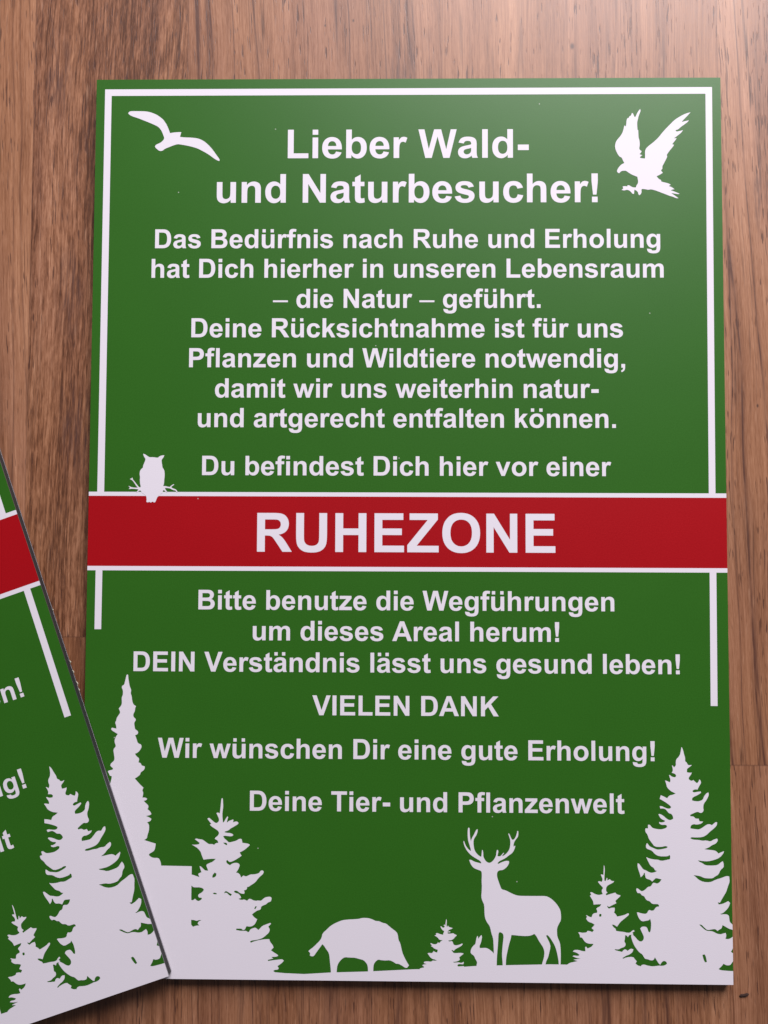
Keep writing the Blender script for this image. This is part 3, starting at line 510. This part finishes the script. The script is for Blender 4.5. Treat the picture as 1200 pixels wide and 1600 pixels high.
# ------------------------------------------------------------------ floor
def build_floor():
    # strips of the laminate: x from, x to, joints along y, then (tone, chop, vein) from top to bottom
    strips = [
        (-487, -394, (210,), ((.5, .3, .3), (.6, .3, .5))),
        (-394, -301, (20,), ((.6, .5, .3), (.45, .3, .5))),
        (-301, -208, (330,), ((.5, .2, .6), (.55, .3, .5))),
        (-208, -115, (150,), ((.45, .4, .5), (.6, .3, .4))),
        (-115, -22.6, (430, -120), ((.5, .3, .4), (.64, .25, .55), (.5, .3, .4))),
        (-22.6, 30, (560, 109.1), ((.6, .3, .4), (.34, 1.0, .2), (.46, .35, .3))),
        (30, 117, (480, 160), ((.5, .4, .3), (.60, .22, .85), (.52, .30, .85))),
        (117, 210.3, (520, 120), ((.5, .4, .3), (.64, .12, .40), (.54, .35, .80))),
        (210.3, 303, (610, 68.5), ((.5, .4, .3), (.62, .06, 1.0), (.52, .20, .45))),
        (303, 396, (250,), ((.45, .5, .4), (.6, .3, .6))),
        (396, 489, (90,), ((.6, .3, .4), (.5, .3, .5))),
        (489, 582, (200,), ((.5, .4, .4), (.55, .3, .5))),
    ]
    verts, faces, at = [], [], []
    rnd = random.Random(5)
    lo, hi = -420, 780
    for x0, x1, joints, looks in strips:
        ys = [hi, *joints, lo]
        for i in range(len(ys) - 1):
            b, a = ys[i], ys[i + 1]
            n = len(verts)
            verts += [P(x0, a), P(x1, a), P(x1, b), P(x0, b)]
            faces.append((n, n + 1, n + 2, n + 3))
            at.append((looks[i], rnd.uniform(0, 90), x1 - x0, b - a, 0.035 if x0 > 200 else rnd.uniform(-0.03, 0.03)))
    me = bpy.data.meshes.new('floor')
    me.from_pydata(verts, [], faces)
    for nm in ('tone', 'chop', 'vein', 'seed', 'width', 'length', 'slant'):
        me.attributes.new(nm, 'FLOAT', 'FACE')
    for nm in ('across', 'along'):
        me.attributes.new(nm, 'FLOAT', 'CORNER')
    for i, (lk, seed, w, l, sl) in enumerate(at):
        for nm, v in zip(('tone', 'chop', 'vein', 'seed', 'width', 'length', 'slant'), (*lk, seed, w, l, sl)):
            me.attributes[nm].data[i].value = v
        for k, (u, v) in enumerate(((0, 0), (w, 0), (w, l), (0, l))):
            me.attributes['across'].data[i * 4 + k].value = u
            me.attributes['along'].data[i * 4 + k].value = v
    o = link('floor', me, MAT['wood'])
    o['kind'] = 'structure'
    return o


build_floor()

# ------------------------------------------------------------------ the printed board
GROUP = 'green forest notice boards on the wooden floor'


def build_board():
    root = bpy.data.objects.new('notice_board', None)
    COL.objects.link(root)
    root.empty_display_size = 0.02
    root.location = P(0, 0, 0)
    root['label'] = 'whole green forest notice board lying flat on the wood, headed Lieber Wald- und Naturbesucher!'
    root['category'] = 'notice board'
    root['group'] = GROUP
    link('back_sheet', box_mesh('back_sheet', 0, BW, 0, BH, 0, 0.3, 0, 1), [MAT['white'], MAT['metal']], root)
    link('board_core', box_mesh('board_core', 0.04, BW - 0.04, 0.04, BH - 0.04, 0.3, 2.7), MAT['core'], root)
    link('face_sheet', box_mesh('face_sheet', 0, BW, 0, BH, 2.7, BT, 0, 1), [MAT['green'], MAT['metal']], root)
    z = [BT]

    def put(name, loops, mat, label=None):
        z[0] += 0.0015
        o = link(name, filled(name, loops, z[0]), MAT[mat], root)
        if label:
            o['label'] = label
        return o

    put('red_band', [[(0, 132.2), (BW, 132.2), (BW, 156.5), (0, 156.5)]], 'red')
    put('band_line', [[(0, 155.93), (BW, 155.87), (BW, 157.32), (0, 157.28)]], 'white', 'white line along the top of the red band')
    put('band_line', [[(0, 131.32), (BW, 131.40), (BW, 132.84), (0, 132.76)]], 'white', 'white line along the bottom of the red band')
    # border: a frame open at the bottom, then two bars hanging below the band
    put('border_frame', [[(2.80, 156.6), (2.90, 293.65), (207.15, 293.75), (206.46, 156.6), (204.28, 156.6), (204.95, 291.48), (5.15, 291.38), (5.10, 156.6)]], 'white')
    put('border_bar', [[(2.76, 132), (2.74, 112.0), (4.95, 112.0), (5.0, 132)]], 'white', 'short white bar below the red band')
    put('border_bar', [[(206.4, 132), (206.2, 88.25), (203.97, 88.25), (204.2, 132)]], 'white', 'long white bar below the red band')
    for s, size, cx, base in TEXT:
        put('lettering', text_loops(s, size, cx, base), 'white', 'line of white lettering reading ' + s)
    for key in ART:
        outer, holes = ART[key]
        loops = [soften(pairs(outer))] + [soften(pairs(h)) for h in holes]
        if key in ('ground_strip', 'blank_field'):
            loops = [pairs(outer)]
        put(key if key in ('ground_strip', 'blank_field') else key + '_silhouette', loops, 'white')
    return root


def children(o):
    return [c for c in bpy.data.objects if c.parent is o]


board = build_board()

second = board.copy()
COL.objects.link(second)
second['label'] = 'green forest notice board cut off by the picture edge, askew, corner on the other board'
for c in children(board):
    d = c.copy()
    d.parent = second
    if d.name.startswith('lettering'):
        d.location = (-0.0004, 0.0006, 0.0)          # its text was printed a hair off
    COL.objects.link(d)
second.location = P(SECOND[1], SECOND[2], 0.0)
second.rotation_euler = (0, -LEAN, SECOND[0])


# pale shavings left on the sawn edge of the second board
def burr(name, y, z, length, lift, rnd):
    n = 7
    v, f = [], []
    for i in range(n):
        t = i / (n - 1)
        w = 0.16 * math.sin(math.pi * (0.12 + 0.80 * t)) + 0.03
        bx = BW + 0.02 + lift * math.sin(math.pi * t) + rnd.uniform(-0.04, 0.04)
        yy = y + length * (t - 0.5)
        for k in range(5):
            a = 2 * math.pi * k / 5
            v.append(((bx + w * math.cos(a)) / 1000, yy / 1000, (z + w * math.sin(a)) / 1000))
    for i in range(n - 1):
        for k in range(5):
            f.append((i * 5 + k, i * 5 + (k + 1) % 5, i * 5 + 5 + (k + 1) % 5, i * 5 + 5 + k))
    f += [tuple(range(4, -1, -1)), tuple(range((n - 1) * 5, n * 5))]
    me = bpy.data.meshes.new(name)
    me.from_pydata(v, [], f)
    return link(name, me, MAT['swarf'], second)


rnd = random.Random(11)
for y, z, ln, lf in ((104.6, 0.5, 1.1, 0.35), (101.2, 0.4, 1.2, 0.25), (97.2, 0.5, 1.7, 0.30), (95.0, 0.4, 1.0, 0.2), (122.6, 0.4, 0.6, 0.2)):
    burr('edge_burr', y, z, ln, lf, rnd)


# ------------------------------------------------------------------ dark splinter on the floor
def build_splinter():
    me = bpy.data.meshes.new('wood_splinter')
    rs = random.Random(3)
    prof = ((-1.55, .10, -.05), (-1.3, .36, -.02), (-.8, .50, .0), (-.2, .47, -.04), (.4, .52, .0), (.95, .50, .08), (1.35, .28, .14), (1.55, .08, .18))
    v, f = [], []
    m = 8
    for x, r, dy in prof:
        for k in range(m):
            a = 2 * math.pi * k / m
            q = r * rs.uniform(0.85, 1.12)
            v.append((x / 1000, (dy + q * math.cos(a)) / 1000, max(0.0, 0.20 + 0.50 * q * math.sin(a)) / 1000))
    for i in range(len(prof) - 1):
        for k in range(m):
            f.append((i * m + k, i * m + (k + 1) % m, i * m + m + (k + 1) % m, i * m + m + k))
    f += [tuple(range(m - 1, -1, -1)), tuple(range((len(prof) - 1) * m, len(prof) * m))]
    me.from_pydata(v, [], f)
    o = link('wood_splinter', me, MAT['bark'])
    o.location = P(214.6, -4.7, 0.0)
    o.rotation_euler = (0, 0, math.radians(7))
    o['label'] = 'tiny dark brown splinter on the floor near the whole board\'s bottom right corner'
    o['category'] = 'splinter'


build_splinter()
